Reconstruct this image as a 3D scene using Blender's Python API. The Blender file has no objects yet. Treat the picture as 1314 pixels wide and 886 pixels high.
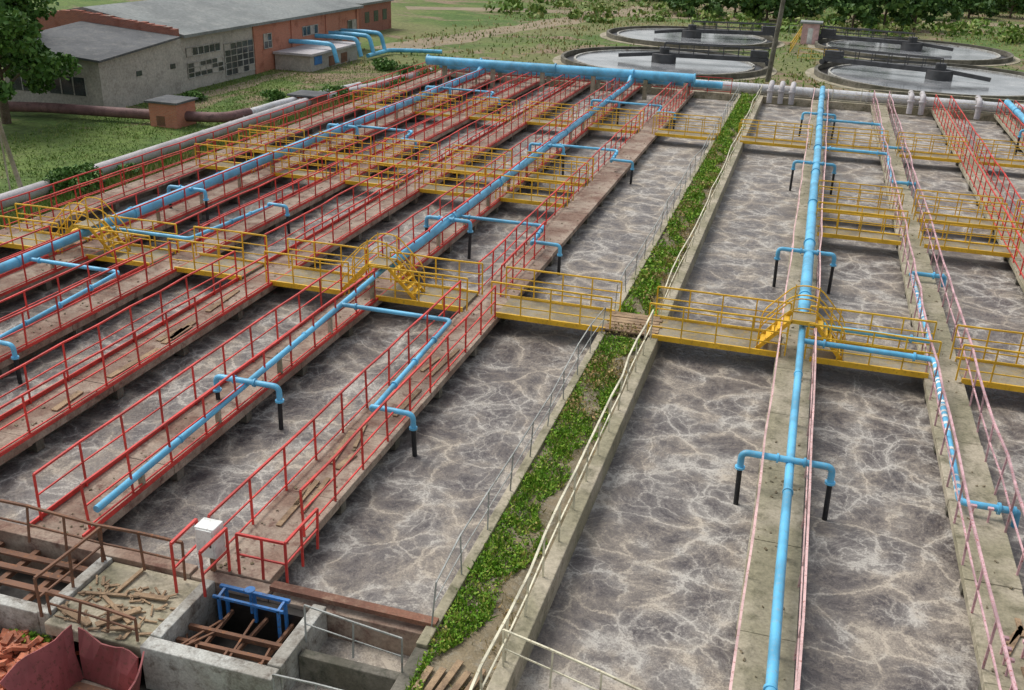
import bpy, math, random
import numpy as np
from mathutils import Vector, Matrix
random.seed(7); rng=np.random.default_rng(7)
scene=bpy.context.scene
scene.view_settings.view_transform='Standard'; scene.view_settings.look='None'; scene.view_settings.exposure=0
COL=scene.collection

# ------------------------------------------------------------------ materials
def newmat(name):
    m=bpy.data.materials.new(name); m.use_nodes=True
    nt=m.node_tree; nt.nodes.clear()
    out=nt.nodes.new('ShaderNodeOutputMaterial'); b=nt.nodes.new('ShaderNodeBsdfPrincipled')
    nt.links.new(b.outputs[0],out.inputs[0])
    return m,nt,b
def N(nt,t,**k):
    n=nt.nodes.new(t)
    for a,v in k.items(): setattr(n,a,v)
    return n
def coords(nt,obj=True):
    t=N(nt,'ShaderNodeTexCoord'); return t.outputs['Object']
def noise(nt,vec,scale,detail=4,rough=.6,dist=0):
    n=N(nt,'ShaderNodeTexNoise'); n.inputs['Scale'].default_value=scale; n.inputs['Detail'].default_value=detail
    n.inputs['Roughness'].default_value=rough; n.inputs['Distortion'].default_value=dist
    nt.links.new(vec,n.inputs['Vector']); return n
def ramp(nt,fac,stops):
    r=N(nt,'ShaderNodeValToRGB'); e=r.color_ramp.elements
    while len(e)<len(stops): e.new(0.5)
    for i,(p,c) in enumerate(stops):
        e[i].position=p; e[i].color=(c,c,c,1) if isinstance(c,(int,float)) else (c[0],c[1],c[2],1)
    nt.links.new(fac,r.inputs[0]); return r.outputs[0]
def mix(nt,fac,a,b,mode='MIX'):
    m=N(nt,'ShaderNodeMix',data_type='RGBA',blend_type=mode)
    for s,v in ((m.inputs[0],fac),(m.inputs[6],a),(m.inputs[7],b)):
        if isinstance(v,(int,float)): s.default_value=v
        elif isinstance(v,tuple): s.default_value=(v[0],v[1],v[2],1)
        else: nt.links.new(v,s)
    return m.outputs[2]
def mth(nt,op,a,b=None,clamp=False):
    m=N(nt,'ShaderNodeMath',operation=op,use_clamp=clamp)
    for i,v in enumerate((a,b)):
        if v is None: continue
        if isinstance(v,(int,float)): m.inputs[i].default_value=v
        else: nt.links.new(v,m.inputs[i])
    return m.outputs[0]
def mrange(nt,v,a,b,c=0.,d=1.):
    m=N(nt,'ShaderNodeMapRange',interpolation_type='SMOOTHSTEP'); nt.links.new(v,m.inputs[0])
    for i,x in enumerate((a,b,c,d)): m.inputs[i+1].default_value=x
    return m.outputs[0]
def bump(nt,b,h,strength=.3,dist=.02):
    n=N(nt,'ShaderNodeBump'); n.inputs['Strength'].default_value=strength; n.inputs['Distance'].default_value=dist
    nt.links.new(h,n.inputs['Height']); nt.links.new(n.outputs[0],b.inputs['Normal'])
def paint(name,c,dirt=(.12,.07,.04),amt=.5,rough=.45,scale=3.,fade=(1.25,.75)):
    m,nt,b=newmat(name); v=coords(nt)
    n1=noise(nt,v,scale*.35,3).outputs[0]; n2=noise(nt,v,scale*4,4,.7).outputs[0]
    base=mix(nt,mrange(nt,n1,.35,.65),tuple(min(1,x*fade[0]) for x in c),tuple(x*fade[1] for x in c))
    f=mth(nt,'MULTIPLY',mrange(nt,n2,.52,.68),amt)
    nt.links.new(mix(nt,f,base,dirt),b.inputs['Base Color'])
    nt.links.new(mth(nt,'ADD',mth(nt,'MULTIPLY',f,.4),rough),b.inputs['Roughness']); return m
def rough3(name,c1,c2,c3,scale=1.,rough=.9,bs=.5,bd=.02,sharp=.12):
    m,nt,b=newmat(name); v=coords(nt)
    a=noise(nt,v,scale*.5,4,.6,.4).outputs[0]; c=noise(nt,v,scale*2.2,5,.75,.3).outputs[0]; d=noise(nt,v,scale*14,3,.7).outputs[0]
    x=mix(nt,mrange(nt,a,.5-sharp,.5+sharp),c1,c2)
    x=mix(nt,mrange(nt,c,.44,.76),x,c3)
    x=mix(nt,.6,x,ramp(nt,d,[(.3,.45),(.68,1.1)]),'MULTIPLY')
    nt.links.new(x,b.inputs['Base Color']); b.inputs['Roughness'].default_value=rough
    bump(nt,b,c,bs,bd); return m

M={}
M['blue']=paint('blue_pipe_paint',(.12,.45,.69),(.30,.38,.40),.5,.4,2.5,(1.25,.78))
M['blue2']=paint('deep_blue_paint',(.03,.16,.42),(.08,.06,.05),.7)
M['yellow']=paint('yellow_paint',(.84,.50,.025),(.30,.16,.04),.5,.5,3,(1.1,.8))
M['red']=paint('red_paint',(.64,.05,.04),(.24,.08,.05),.5,.5,3,(1.2,.7))
M['pink']=paint('faded_pink_paint',(.66,.44,.42),(.35,.12,.09),.8,.6,4,(1.2,.8))
M['lilac']=paint('faded_red_white_paint',(.57,.36,.38),(.38,.09,.08),.9,.6,5,(1.3,.7))
M['cream']=paint('cream_paint',(.66,.62,.46),(.28,.2,.1),.7,.6)
M['wire']=paint('grey_fence_metal',(.33,.34,.32),(.15,.1,.07),.6,.6)
M['darksteel']=paint('dark_steel',(.06,.062,.065),(.16,.12,.09),.5,.6)
M['black']=paint('black_rubber_pipe',(.018,.018,.02),(.08,.08,.07),.5,.6)
M['rust']=paint('rusty_steel',(.17,.085,.05),(.33,.15,.07),.8,.8)
M['binred']=paint('faded_maroon_sheet',(.30,.085,.085),(.14,.07,.05),.75,.7)
M['grey_pipe']=rough3('insulated_pipe',(.60,.57,.58),(.45,.43,.44),(.50,.46,.43),1.2,.7)
M['white_pipe']=rough3('pale_pipe',(.70,.71,.73),(.56,.57,.59),(.46,.40,.34),1.2,.6)
M['brown_pipe']=rough3('brown_pipe',(.17,.085,.08),(.24,.13,.12),(.09,.05,.05),1.,.7)
M['conc']=rough3('weathered_concrete',(.50,.44,.33),(.33,.30,.20),(.15,.14,.085),.9,.95,.6,.02)
M['concL']=rough3('stained_concrete',(.45,.36,.28),(.28,.185,.135),(.14,.055,.04),1.1,.95,.6,.02)
M['concwall']=rough3('wet_concrete',(.22,.20,.16),(.12,.11,.08),(.05,.055,.035),1.3,.85,.8,.03)
M['plaster']=rough3('grey_plaster',(.54,.50,.44),(.45,.42,.37),(.34,.31,.27),.5,.95,.3,.01)
M['white']=paint('white_enamel',(.72,.73,.70),(.3,.25,.2),.4,.5)
M['whitewash']=rough3('whitewashed_concrete',(.58,.58,.53),(.38,.36,.31),(.12,.09,.065),1.6,.9)
M['slate']=rough3('roof_felt',(.27,.29,.28),(.20,.215,.21),(.32,.33,.31),.3,.9)
M['slate2']=rough3('dark_roof_felt',(.13,.135,.14),(.09,.095,.10),(.19,.19,.18),.5,.9)
M['wood']=rough3('weathered_wood',(.46,.32,.19),(.30,.20,.12),(.16,.11,.07),2.,.9)
M['woodred']=rough3('red_brown_planks',(.26,.12,.075),(.17,.08,.055),(.34,.22,.15),1.6,.9)
M['soil']=rough3('soil',(.30,.24,.15),(.17,.14,.08),(.36,.33,.26),2.,1.,1.,.04)
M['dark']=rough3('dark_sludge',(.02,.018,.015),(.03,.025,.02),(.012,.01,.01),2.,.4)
M['glass']=paint('dark_window_glass',(.05,.06,.065),(.15,.14,.12),.4,.15)
M['deckgrate']=rough3('bridge_deck',(.34,.30,.22),(.22,.19,.13),(.42,.29,.08),2.,.85)
def brickmat(name,c1,c2,mortar):
    m,nt,b=newmat(name); v=coords(nt)
    sep=N(nt,'ShaderNodeSeparateXYZ'); nt.links.new(v,sep.inputs[0])
    com=N(nt,'ShaderNodeCombineXYZ'); nt.links.new(mth(nt,'ADD',sep.outputs[0],sep.outputs[1]),com.inputs[0]); nt.links.new(sep.outputs[2],com.inputs[1])
    br=N(nt,'ShaderNodeTexBrick'); nt.links.new(com.outputs[0],br.inputs['Vector'])
    br.inputs['Color1'].default_value=(*c1,1); br.inputs['Color2'].default_value=(*c2,1); br.inputs['Mortar'].default_value=(*mortar,1)
    br.inputs['Scale'].default_value=1.; br.inputs['Brick Width'].default_value=.26; br.inputs['Row Height'].default_value=.085; br.inputs['Mortar Size'].default_value=.008
    n=noise(nt,v,.8,5,.65).outputs[0]
    nt.links.new(mix(nt,mrange(nt,n,.5,.75),br.outputs[0],tuple(x*.55 for x in c1)),b.inputs['Base Color']); b.inputs['Roughness'].default_value=.95
    return m
M['brick']=brickmat('orange_brick',(.56,.20,.12),(.48,.165,.095),(.42,.32,.25))
M['brickdark']=brickmat('old_red_brick',(.38,.13,.08),(.28,.10,.07),(.3,.24,.2))
M['brickloose']=paint('loose_brick',(.50,.17,.09),(.38,.30,.25),.6,.9,6,(1.2,.6))

def watermat():
    m,nt,b=newmat('foamy_sludge_water'); v=coords(nt)
    def vadd(vec,n,amt):
        s=N(nt,'ShaderNodeVectorMath',operation='SUBTRACT'); nt.links.new(n.outputs[1],s.inputs[0]); s.inputs[1].default_value=(.5,.5,.5)
        k=N(nt,'ShaderNodeVectorMath',operation='SCALE'); nt.links.new(s.outputs[0],k.inputs[0]); k.inputs['Scale'].default_value=amt
        a=N(nt,'ShaderNodeVectorMath',operation='ADD'); nt.links.new(vec,a.inputs[0]); nt.links.new(k.outputs[0],a.inputs[1]); return a.outputs[0]
    va=vadd(v,noise(nt,v,.6,1,.5),1.5); v1=vadd(va,noise(nt,v,2.6,4,.68),.46)
    def vor(vec,s):
        n=N(nt,'ShaderNodeTexVoronoi',feature='DISTANCE_TO_EDGE'); n.inputs['Scale'].default_value=s; nt.links.new(vec,n.inputs['Vector']); return n.outputs['Distance']
    wid=noise(nt,v,.85,3,.6); wa=wid.outputs[0]
    sp=N(nt,'ShaderNodeSeparateColor'); nt.links.new(wid.outputs[1],sp.inputs[0]); wb,wc=sp.outputs[1],sp.outputs[2]
    e1=vor(v1,.68); e2=vor(v1,1.6)
    a1=mth(nt,'MULTIPLY',mrange(nt,e1,.0,.045,.62,0.),mrange(nt,wb,.34,.54,.35,1.))
    h1=mth(nt,'MULTIPLY',mrange(nt,e1,.0,.26,.42,0.),mrange(nt,wa,.38,.6,.35,1.))
    a2=mth(nt,'MULTIPLY',mrange(nt,e2,.0,.06,.48,0.),mrange(nt,wc,.42,.56,.12,1.))
    h2=mrange(nt,e2,.0,.25,.14,0.)
    r3=noise(nt,v1,2.8,5,.72,.9).outputs[0]
    a3=mrange(nt,mth(nt,'ABSOLUTE',mth(nt,'SUBTRACT',r3,.5)),.0,.028,.38,0.)
    r4=noise(nt,va,7.5,5,.78,.9).outputs[0]
    a4=mrange(nt,r4,.48,.66,0.,.34)
    f=mth(nt,'MAXIMUM',mth(nt,'MAXIMUM',a1,a2),mth(nt,'MULTIPLY',a3,mrange(nt,wb,.4,.6,1.,.4)))
    f=mth(nt,'ADD',mth(nt,'ADD',f,h1),h2); f=mth(nt,'ADD',f,mth(nt,'MULTIPLY',a4,mrange(nt,wa,.35,.6,.4,1.)))
    big=mrange(nt,noise(nt,v,.17,3,.55,.6).outputs[0],.54,.72,0.,.26)
    sx=N(nt,'ShaderNodeSeparateXYZ'); nt.links.new(v1,sx.inputs[0])
    scum=mrange(nt,sx.outputs[1],15.0,12.6,0.,.45); far=mrange(nt,sx.outputs[1],28,62,0.,.13)
    f=mth(nt,'ADD',f,mth(nt,'ADD',far,mth(nt,'MAXIMUM',big,scum)))
    fine=noise(nt,v,22,3,.78).outputs[0]
    f=mth(nt,'MULTIPLY',f,mrange(nt,fine,.32,.62,.52,1.15),True)
    dark=mix(nt,mrange(nt,r4,.35,.65),(.060,.050,.051),(.118,.100,.094))
    foam=mix(nt,mrange(nt,wc,.4,.6),(.48,.42,.34),(.50,.47,.42))
    nt.links.new(mix(nt,f,dark,foam),b.inputs['Base Color'])
    nt.links.new(mrange(nt,f,0.,.6,.38,.85),b.inputs['Roughness'])
    bump(nt,b,noise(nt,v,5,4,.72,.4).outputs[0],.65,.06); return m
M['water']=watermat()
m,nt,b=newmat('clarifier_water'); v=coords(nt); b.inputs['Roughness'].default_value=.12
n=noise(nt,v,2.5,3).outputs[0]; bump(nt,b,n,.1,.02)
nt.links.new(ramp(nt,noise(nt,v,.22,5,.65).outputs[0],[(.35,(.13,.135,.14)),(.5,(.26,.27,.28)),(.65,(.42,.42,.42))]),b.inputs['Base Color']); M['cwater']=m

def leafmat(name,stops,rough=.6,sc=.9):
    m,nt,b=newmat(name); v=coords(nt)
    g=N(nt,'ShaderNodeNewGeometry')
    n=noise(nt,v,sc,3).outputs[0]
    f=mth(nt,'ADD',mth(nt,'MULTIPLY',g.outputs['Random Per Island'],.45),mth(nt,'MULTIPLY',n,.55))
    nt.links.new(ramp(nt,f,stops),b.inputs['Base Color']); b.inputs['Roughness'].default_value=rough
    b.inputs['Specular IOR Level'].default_value=.25; return m
M['leaf']=leafmat('tree_leaves',[(.2,(.035,.09,.02)),(.5,(.08,.18,.035)),(.8,(.16,.28,.06))])
M['leafdark']=leafmat('forest_leaves',[(.2,(.035,.08,.025)),(.5,(.07,.15,.035)),(.8,(.16,.26,.06))],.6,.25)
M['weed']=leafmat('strip_weeds',[(.2,(.06,.14,.015)),(.45,(.15,.32,.02)),(.62,(.25,.39,.04)),(.78,(.42,.33,.10))],.6,1.3)
M['tall']=leafmat('tall_grass',[(.2,(.07,.14,.025)),(.5,(.15,.25,.04)),(.8,(.33,.32,.12))],.6,.35)
M['dry']=leafmat('dry_grass',[(.2,(.16,.17,.05)),(.5,(.32,.25,.10)),(.8,(.44,.28,.12))])
M['bark']=rough3('bark',(.16,.12,.08),(.11,.08,.05),(.22,.18,.13),4,.95,1,.03)
m,nt,b=newmat('field_ground'); v=coords(nt)
a=noise(nt,v,.03,4,.6,.5).outputs[0]; c=noise(nt,v,.16,5,.65,.6).outputs[0]; d=noise(nt,v,1.8,5,.75).outputs[0]
x=mix(nt,mrange(nt,c,.4,.62),(.09,.165,.028),(.15,.22,.045))
x=mix(nt,mrange(nt,a,.42,.60),x,(.21,.22,.08))
x=mix(nt,mrange(nt,noise(nt,v,.075,6,.7,.8).outputs[0],.51,.59),x,(.30,.22,.14))
x=mix(nt,.85,x,ramp(nt,d,[(.32,.35),(.68,1.15)]),'MULTIPLY')
nt.links.new(x,b.inputs['Base Color']); b.inputs['Roughness'].default_value=1.; bump(nt,b,d,.8,.15); M['ground']=m
M['road']=rough3('dirt_track',(.36,.28,.19),(.28,.22,.15),(.20,.20,.09),.5,1.,.6,.04)

# ------------------------------------------------------------------ mesh helpers
class MB:
    def __init__(s): s.v=[]; s.f=[]
    def bx(s,x0,x1,y0,y1,z0,z1):
        o=len(s.v); s.v+=[(x0,y0,z0),(x1,y0,z0),(x1,y1,z0),(x0,y1,z0),(x0,y0,z1),(x1,y0,z1),(x1,y1,z1),(x0,y1,z1)]
        s.f+=[tuple(o+i for i in q) for q in ((0,3,2,1),(4,5,6,7),(0,1,5,4),(1,2,6,5),(2,3,7,6),(3,0,4,7))]; return s
    def beam(s,p0,p1,w,h,roll=0.):
        p0=Vector(p0);p1=Vector(p1);d=(p1-p0).normalized()
        up=Vector((0,0,1)) if abs(d.z)<.95 else Vector((0,1,0))
        a=d.cross(up).normalized(); u=a.cross(d)
        if roll: q=Matrix.Rotation(roll,3,d); a=q@a; u=q@u
        o=len(s.v)
        for p in (p0,p1):
            for i,j in ((-1,-1),(1,-1),(1,1),(-1,1)): s.v.append(tuple(p+a*(i*w/2)+u*(j*h/2)))
        s.f+=[tuple(o+i for i in q) for q in ((0,1,2,3),(7,6,5,4),(0,4,5,1),(1,5,6,2),(2,6,7,3),(3,7,4,0))]; return s
    def tube(s,path,r,n=12,bend=0.,caps=True):
        P=[Vector(p) for p in path]
        if bend>0 and len(P)>2:
            Q=[P[0]]
            for i in range(1,len(P)-1):
                a=(P[i-1]-P[i]);c=(P[i+1]-P[i]);l=min(bend,a.length*.45,c.length*.45);a.normalize();c.normalize()
                A=P[i]+a*l;C=P[i]+c*l
                for k in range(6):
                    t=k/5.; Q.append(A*(1-t)**2+P[i]*2*t*(1-t)+C*t*t)
            Q.append(P[-1]);P=Q
        d0=(P[1]-P[0]).normalized(); up=Vector((0,0,1)) if abs(d0.z)<.9 else Vector((1,0,0))
        a=d0.cross(up).normalized(); o=len(s.v)
        rr=r if isinstance(r,(list,tuple)) else None
        for i,p in enumerate(P):
            if i==0:d=P[1]-P[0]
            elif i==len(P)-1:d=P[-1]-P[-2]
            else:d=(P[i+1]-P[i]).normalized()+(P[i]-P[i-1]).normalized()
            d.normalize(); a=(a-d*a.dot(d)).normalized(); u=d.cross(a); R=rr[min(i,len(rr)-1)] if rr else r
            for k in range(n):
                t=2*math.pi*k/n; s.v.append(tuple(p+a*(math.cos(t)*R)+u*(math.sin(t)*R)))
        for i in range(len(P)-1):
            for k in range(n): s.f.append((o+i*n+k,o+i*n+(k+1)%n,o+(i+1)*n+(k+1)%n,o+(i+1)*n+k))
        if caps:
            s.f.append(tuple(o+k for k in range(n))[::-1]); s.f.append(tuple(o+(len(P)-1)*n+k for k in range(n)))
        return s
    def obj(s,name,mat,parent=None,smooth=False,bevel=0.):
        me=bpy.data.meshes.new(name); me.from_pydata(s.v,[],s.f); me.update()
        ob=bpy.data.objects.new(name,me); COL.objects.link(ob); me.materials.append(M[mat] if isinstance(mat,str) else mat)
        if smooth:
            me.polygons.foreach_set('use_smooth',[True]*len(me.polygons))
            try: me.set_sharp_from_angle(angle=math.radians(45))
            except Exception: pass
        if bevel:
            b=ob.modifiers.new('b','BEVEL'); b.width=bevel; b.segments=2; b.limit_method='ANGLE'
        if parent: ob.parent=parent
        return ob
def empty(name):
    e=bpy.data.objects.new(name,None); COL.objects.link(e); e.empty_display_size=.1; return e
def J(a): return random.uniform(-a,a)

def rail_into(mb,p0,p1,h=1.12,sp=1.5,bars=(1.,.55,.12),r=.019,jit=.03,post=.024,zj=.012):
    p0=Vector(p0);p1=Vector(p1);L=(p1-p0).length;n=max(1,round(L/sp));tops=[];foots=[]
    for i in range(n+1):
        b=p0.lerp(p1,i/n); lean=Vector((J(jit),J(jit),0)); t=b+Vector((0,0,h+J(zj)))+lean
        mb.beam(b,t,post*2,post*1.4); tops.append(t); foots.append(b)
    for i in range(n):
        for f in bars:
            a=foots[i].lerp(tops[i],f); c=foots[i+1].lerp(tops[i+1],f)
            mb.beam(a,c,r*2*(1.25 if f==1. else .85),r*2*(1.25 if f==1. else .85))
def railing(name,p0,p1,mat,**k):
    mb=MB(); rail_into(mb,p0,p1,**k); return mb.obj(name,mat)

# ------------------------------------------------------------------ ground, water
mb=MB(); mb.v=[(-900,-300,-1),(900,-300,-1),(900,1500,-1),(-900,1500,-1)]; mb.f=[(0,1,2,3)]; mb.obj('ground','ground')
YE=79.; WZ=-.55
L=[(-10.1,-8.75),(-14.35,-13.0),(-18.35,-17.0),(-22.1,-20.85),(-26.0,-24.6),(-30.0,-28.8)]
A=[(.1,1.18),(4.35,5.45),(8.6,9.7),(12.85,13.95),(17.1,18.2)]
def wcent(e): return (e[0]+e[1])/2
allx=[wcent(e) for e in L[::-1]]
def water(x0,x1,y0,y1):
    mb=MB(); mb.v=[(x0,y0,WZ),(x1,y0,WZ),(x1,y1,WZ),(x0,y1,WZ)]; mb.f=[(0,1,2,3)]; return mb.obj('water','water')
for a,c in zip(allx[:-1],allx[1:]): water(a,c,13.65,YE)
water(allx[-1],-5.25,13.65,YE)
ra=[-3.65]+[wcent(e) for e in A]
for a,c in zip(ra[:-1],ra[1:]): water(a,c,6,YE)

def walkway(x0,x1,y0,y1,mat,kick=None):
    e=empty('concrete_walkway'); s=MB(); w=MB(); br=MB(); y=y0; c=(x0+x1)/2
    while y<y1-.1:
        y2=min(y+3.1,y1); j=J(.006)
        s.bx(x0+J(.02),x1+J(.02),y+.007,y2-.007,-.2,j); 
        br.beam((x0+.06,y+.3,-.36),(x1-.06,y+.3,-.36),.26,.3)
        y=y2
    w.bx(c-.24,c+.24,y0,y1,-1.2,-.205)
    s.obj('deck_slabs',mat,e,bevel=.012); w.obj('tank_wall','concwall',e); br.obj('brackets','concwall',e)
    if kick:
        k=MB()
        for xx in (x0+.02,x1-.02): k.beam((xx,y0,.05),(xx,y1,.05),.04,.09)
        k.obj('kick_plates',kick,e)
    g=MB()
    for _ in range(int((y1-y0)*2.2)):
        xx=random.uniform(x0+.1,x1-.1); yy=y0+(y1-y0)*random.random()**1.6; q=random.uniform(.015,.05); t=random.uniform(0,3.1)
        g.beam((xx,yy,.012),(xx+math.cos(t)*q*1.6,yy+math.sin(t)*q*1.6,.015+q*.2),q,q*.5,J(.5))
    g.obj('grit','soil',e)
    return e
for i,(a,c) in enumerate(L): walkway(a,c,13.72,YE,'concL','red' if i in(1,2,3,4) else None)
for a,c in A: walkway(a,c,6,YE,'conc')
e=empty('concrete_walkway'); MB().bx(-30.2,-5.3,YE+.01,YE+1.6,-1.05,-.02).obj('deck_slabs','conc',e,bevel=.02)
e=empty('concrete_walkway'); MB().bx(-5.1,18.3,YE+.01,YE+1.6,-1.05,-.02).obj('deck_slabs','conc',e,bevel=.02)

# grass strip
e=empty('tank_kerb_wall'); MB().bx(-5.38,-5.16,13.0,YE,-1.1,.02).obj('wall','conc',e,bevel=.02)
e=empty('tank_kerb_wall'); MB().bx(-3.82,-3.5,6,YE,-1.1,.04).obj('wall','conc',e,bevel=.02)
mb=MB(); nx,ny=8,420; xs=np.linspace(-5.16,-3.82,nx+1); ys=np.linspace(10.,YE,ny+1)
for yy in ys:
    for k,xx in enumerate(xs): mb.v.append((float(xx),float(yy),-.10+.06*math.sin(k/nx*math.pi)+J(.03)))
for i in range(ny):
    for k in range(nx): o=i*(nx+1)+k; mb.f.append((o,o+1,o+nx+2,o+nx+1))
mb.obj('soil_strip','soil',None,True)

def mkfol(name,V,F,mat,parent):
    me=bpy.data.meshes.new(name); me.from_pydata(V.tolist(),[],F.tolist()); me.materials.append(M[mat]); me.update()
    ob=bpy.data.objects.new(name,me); COL.objects.link(ob)
    if parent: ob.parent=parent
    return ob
def quads(name,C,size,mat,parent=None,up=0.,elong=1.6):
    n=len(C); d=rng.normal(size=(n,3)); d[:,2]=d[:,2]+up; d/=np.linalg.norm(d,axis=1)[:,None]
    r=rng.normal(size=(n,3)); a=np.cross(d,r); a/=np.linalg.norm(a,axis=1)[:,None]
    s=(size*rng.uniform(.6,1.4,n))[:,None]
    V=np.stack([C-a*s*.5,C+d*s*elong*.5,C+a*s*.5,C-d*s*elong*.5],1).reshape(-1,3)
    return mkfol(name,V,np.arange(n*4).reshape(n,4),mat,parent)
def blades(name,B,h,w,mat,tilt=.4,parent=None):
    n=len(B); h=(h*rng.uniform(.4,1.5,n))[:,None]; th=rng.uniform(0,2*np.pi,n)
    a=np.stack([np.cos(th),np.sin(th),0*th],1)*(w*rng.uniform(.6,1.4,n))[:,None]
    t=rng.normal(size=(n,3))*tilt; t[:,2]=1; t/=np.linalg.norm(t,axis=1)[:,None]
    V=np.stack([B-a,B+a,B+t*h*.6+a*.8,B+t*h+rng.normal(size=(n,3))*.03],1).reshape(-1,3)
    return mkfol(name,V,np.arange(n*4).reshape(n,4),mat,parent)
CL=[(-15,125.5,10.3),(-14.5,100.6,10.2),(10.3,126.5,10.8),(11.2,102.2,11.3),(37,140,10.5)]
def clumped(x0,x1,y0,y1,n,nc,sig,z):
    cx=rng.uniform(x0,x1,nc); cy=rng.uniform(y0,y1,nc); k=rng.integers(0,nc,n)
    P=np.stack([cx[k]+rng.normal(size=n)*sig,cy[k]+rng.normal(size=n)*sig,np.full(n,z)],1)
    ok=(P[:,0]>x0)&(P[:,0]<x1)&(P[:,1]>y0)&(P[:,1]<y1)
    for a,b_,R in CL: ok&=((P[:,0]-a)**2+(P[:,1]-b_)**2)>(R+1.1)**2
    return P[ok]
def stripf(P):
    x,y=P[:,0],P[:,1]
    lim=-4.1+.25*np.sin(y*.9)+.18*np.sin(y*2.3+1)-.45*np.clip((19-y)/5,0,1)
    gap=np.sin(y*.55+2*np.sin(y*.21))+np.sin(x*5+y*1.7)*.55
    return P[(x<lim)&(gap>-1.05+rng.normal(size=len(P))*.25)]
e=empty('weeds')
blades('grass_blades',stripf(clumped(-5.14,-3.85,11,28.2,13000,420,.13,-.06)),.14,.011,'weed',.6,e)
P=stripf(clumped(-5.12,-3.85,11,28.2,16000,330,.10,-.05)); P[:,2]+=rng.uniform(0,.12,len(P)); quads('broad_leaves',P,.045,'weed',e,.2)
blades('grass_blades',stripf(clumped(-5.12,-3.85,30.2,YE,15000,560,.22,-.05)),.22,.02,'weed',.55,e)
P=stripf(clumped(-5.12,-3.85,30.2,YE,12000,420,.2,.0)); P[:,2]+=rng.uniform(0,.17,len(P)); quads('broad_leaves',P,.08,'weed',e,.2)
P=clumped(-5.1,-3.9,22,60,3600,46,.2,.0); P[:,2]+=rng.uniform(0,.22,len(P)); quads('dry_leaves',P,.055,'dry',e)
blades('dry_blades',clumped(-4.6,-3.85,11,79,3500,300,.12,-.06),.10,.012,'dry',.7,e)
e=empty('tall_grass')
blades('bank_grass',clumped(-33.6,-30.1,28,84,24000,900,.5,-1),.42,.03,'tall',.4,e)
blades('bank_dry_grass',clumped(-33.6,-30.1,28,84,5000,80,.5,-1),.55,.03,'dry',.4,e)
blades('field_grass',clumped(-46,-34.8,30,86,22000,1100,.6,-1),.12,.025,'tall',.5,e)
blades('far_grass',clumped(-34,-4,82,92,9000,260,.7,-1),.4,.04,'tall',.4,e)
blades('far_grass',clumped(-5,30,82,90,6000,240,.8,-1),.35,.04,'tall',.4,e)
blades('far_dry_grass',clumped(-45,40,84,230,8000,500,2.2,-1),.3,.08,'dry',.4,e)
blades('far_green_grass',clumped(-45,40,84,230,10000,500,2.2,-1),.3,.09,'tall',.4,e)

def tree(x,y,h,R,n,leaf,name='leafy_tree',trunk=.22,zb=-1.,low=.3,mat='leaf'):
    e=empty(name); t=MB(); lx,ly=J(.3),J(.3)
    t.tube([(x,y,zb-.1),(x+lx*.4,y+ly*.4,zb+h*.3),(x+lx,y+ly,zb+h*.8)],[trunk,trunk*.75,trunk*.2],8)
    C=[]
    nl=12 if n>2500 else 6
    for k in range(nl):
        a=k*2.4+J(.5); z0=zb+h*(low+.45*k/nl); rr=R*random.uniform(.55,.95)*(1-.35*k/nl); z1=z0+h*random.uniform(.08,.22)
        p1=(x+lx+math.cos(a)*rr,y+ly+math.sin(a)*rr,z1)
        t.tube([(x+lx*.5,y+ly*.5,z0),((x+lx*.5+p1[0])/2,(y+ly*.5+p1[1])/2,(z0+z1)/2+.2),p1],[trunk*.4,trunk*.25,trunk*.08],5)
        C.append(p1)
        C.append((x+lx+math.cos(a+.7)*rr*.5,y+ly+math.sin(a+.7)*rr*.5,z1+h*.08))
    for _ in range(8): C.append((x+lx+J(R*.45),y+ly+J(R*.45),zb+h*random.uniform(.75,.95)))
    for _ in range(nl): 
        a=random.uniform(0,6.28); C.append((x+lx+math.cos(a)*R*.85,y+ly+math.sin(a)*R*.85,zb+h*random.uniform(low,.75)))
    t.obj('trunk_and_limbs','bark',e,True)
    C=np.array(C); k=rng.integers(0,len(C),n); d=rng.normal(size=(n,3)); d/=np.linalg.norm(d,axis=1)[:,None]
    rad=rng.uniform(.2,1.,n)**.5*R*.33*rng.uniform(.55,1.2,len(C))[k]
    P=C[k]+d*rad[:,None]*np.array([1,1,.7]); quads('leaves',P,leaf,mat,e); return e
def bush(x,y,R,h,n,leaf,zb=-1.,name='bush'):
    e=empty(name); C=np.array([(x+J(R*.6),y+J(R*.6),zb+h*random.uniform(.2,.7)) for _ in range(9)]); t=MB()
    for c in C: t.tube([(x,y,zb-.05),((x+c[0])/2+J(.05),(y+c[1])/2,zb+.3*h),tuple(c)],[.04,.03,.01],5)
    t.obj('stems','bark',e)
    k=rng.integers(0,len(C),n); d=rng.normal(size=(n,3)); d/=np.linalg.norm(d,axis=1)[:,None]
    P=C[k]+d*(rng.uniform(.2,1,n)**.5*R*.5)[:,None]*np.array([1,1,h/R*.7]); P[:,2]=np.maximum(P[:,2],zb); quads('leaves',P,leaf,'leaf',e); return e
tree(-48.6,50.8,9.8,4.3,14000,.24,trunk=.3,low=.2)
tree(-55.5,57,8.5,3.4,3500,.3)
bush(-33.3,38.8,1.5,1.5,3500,.13); bush(-33.2,42.2,.8,.8,1000,.12); bush(-33.6,67,1.4,1.1,1200,.16); bush(-31,74,1.3,1.1,1200,.16); bush(-38,66,1.,.8,800,.16); bush(-32.5,80,1.6,1.3,1200,.18); bush(-37,84,1.3,1.,900,.18); bush(-43,63,.8,.7,700,.14)
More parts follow.
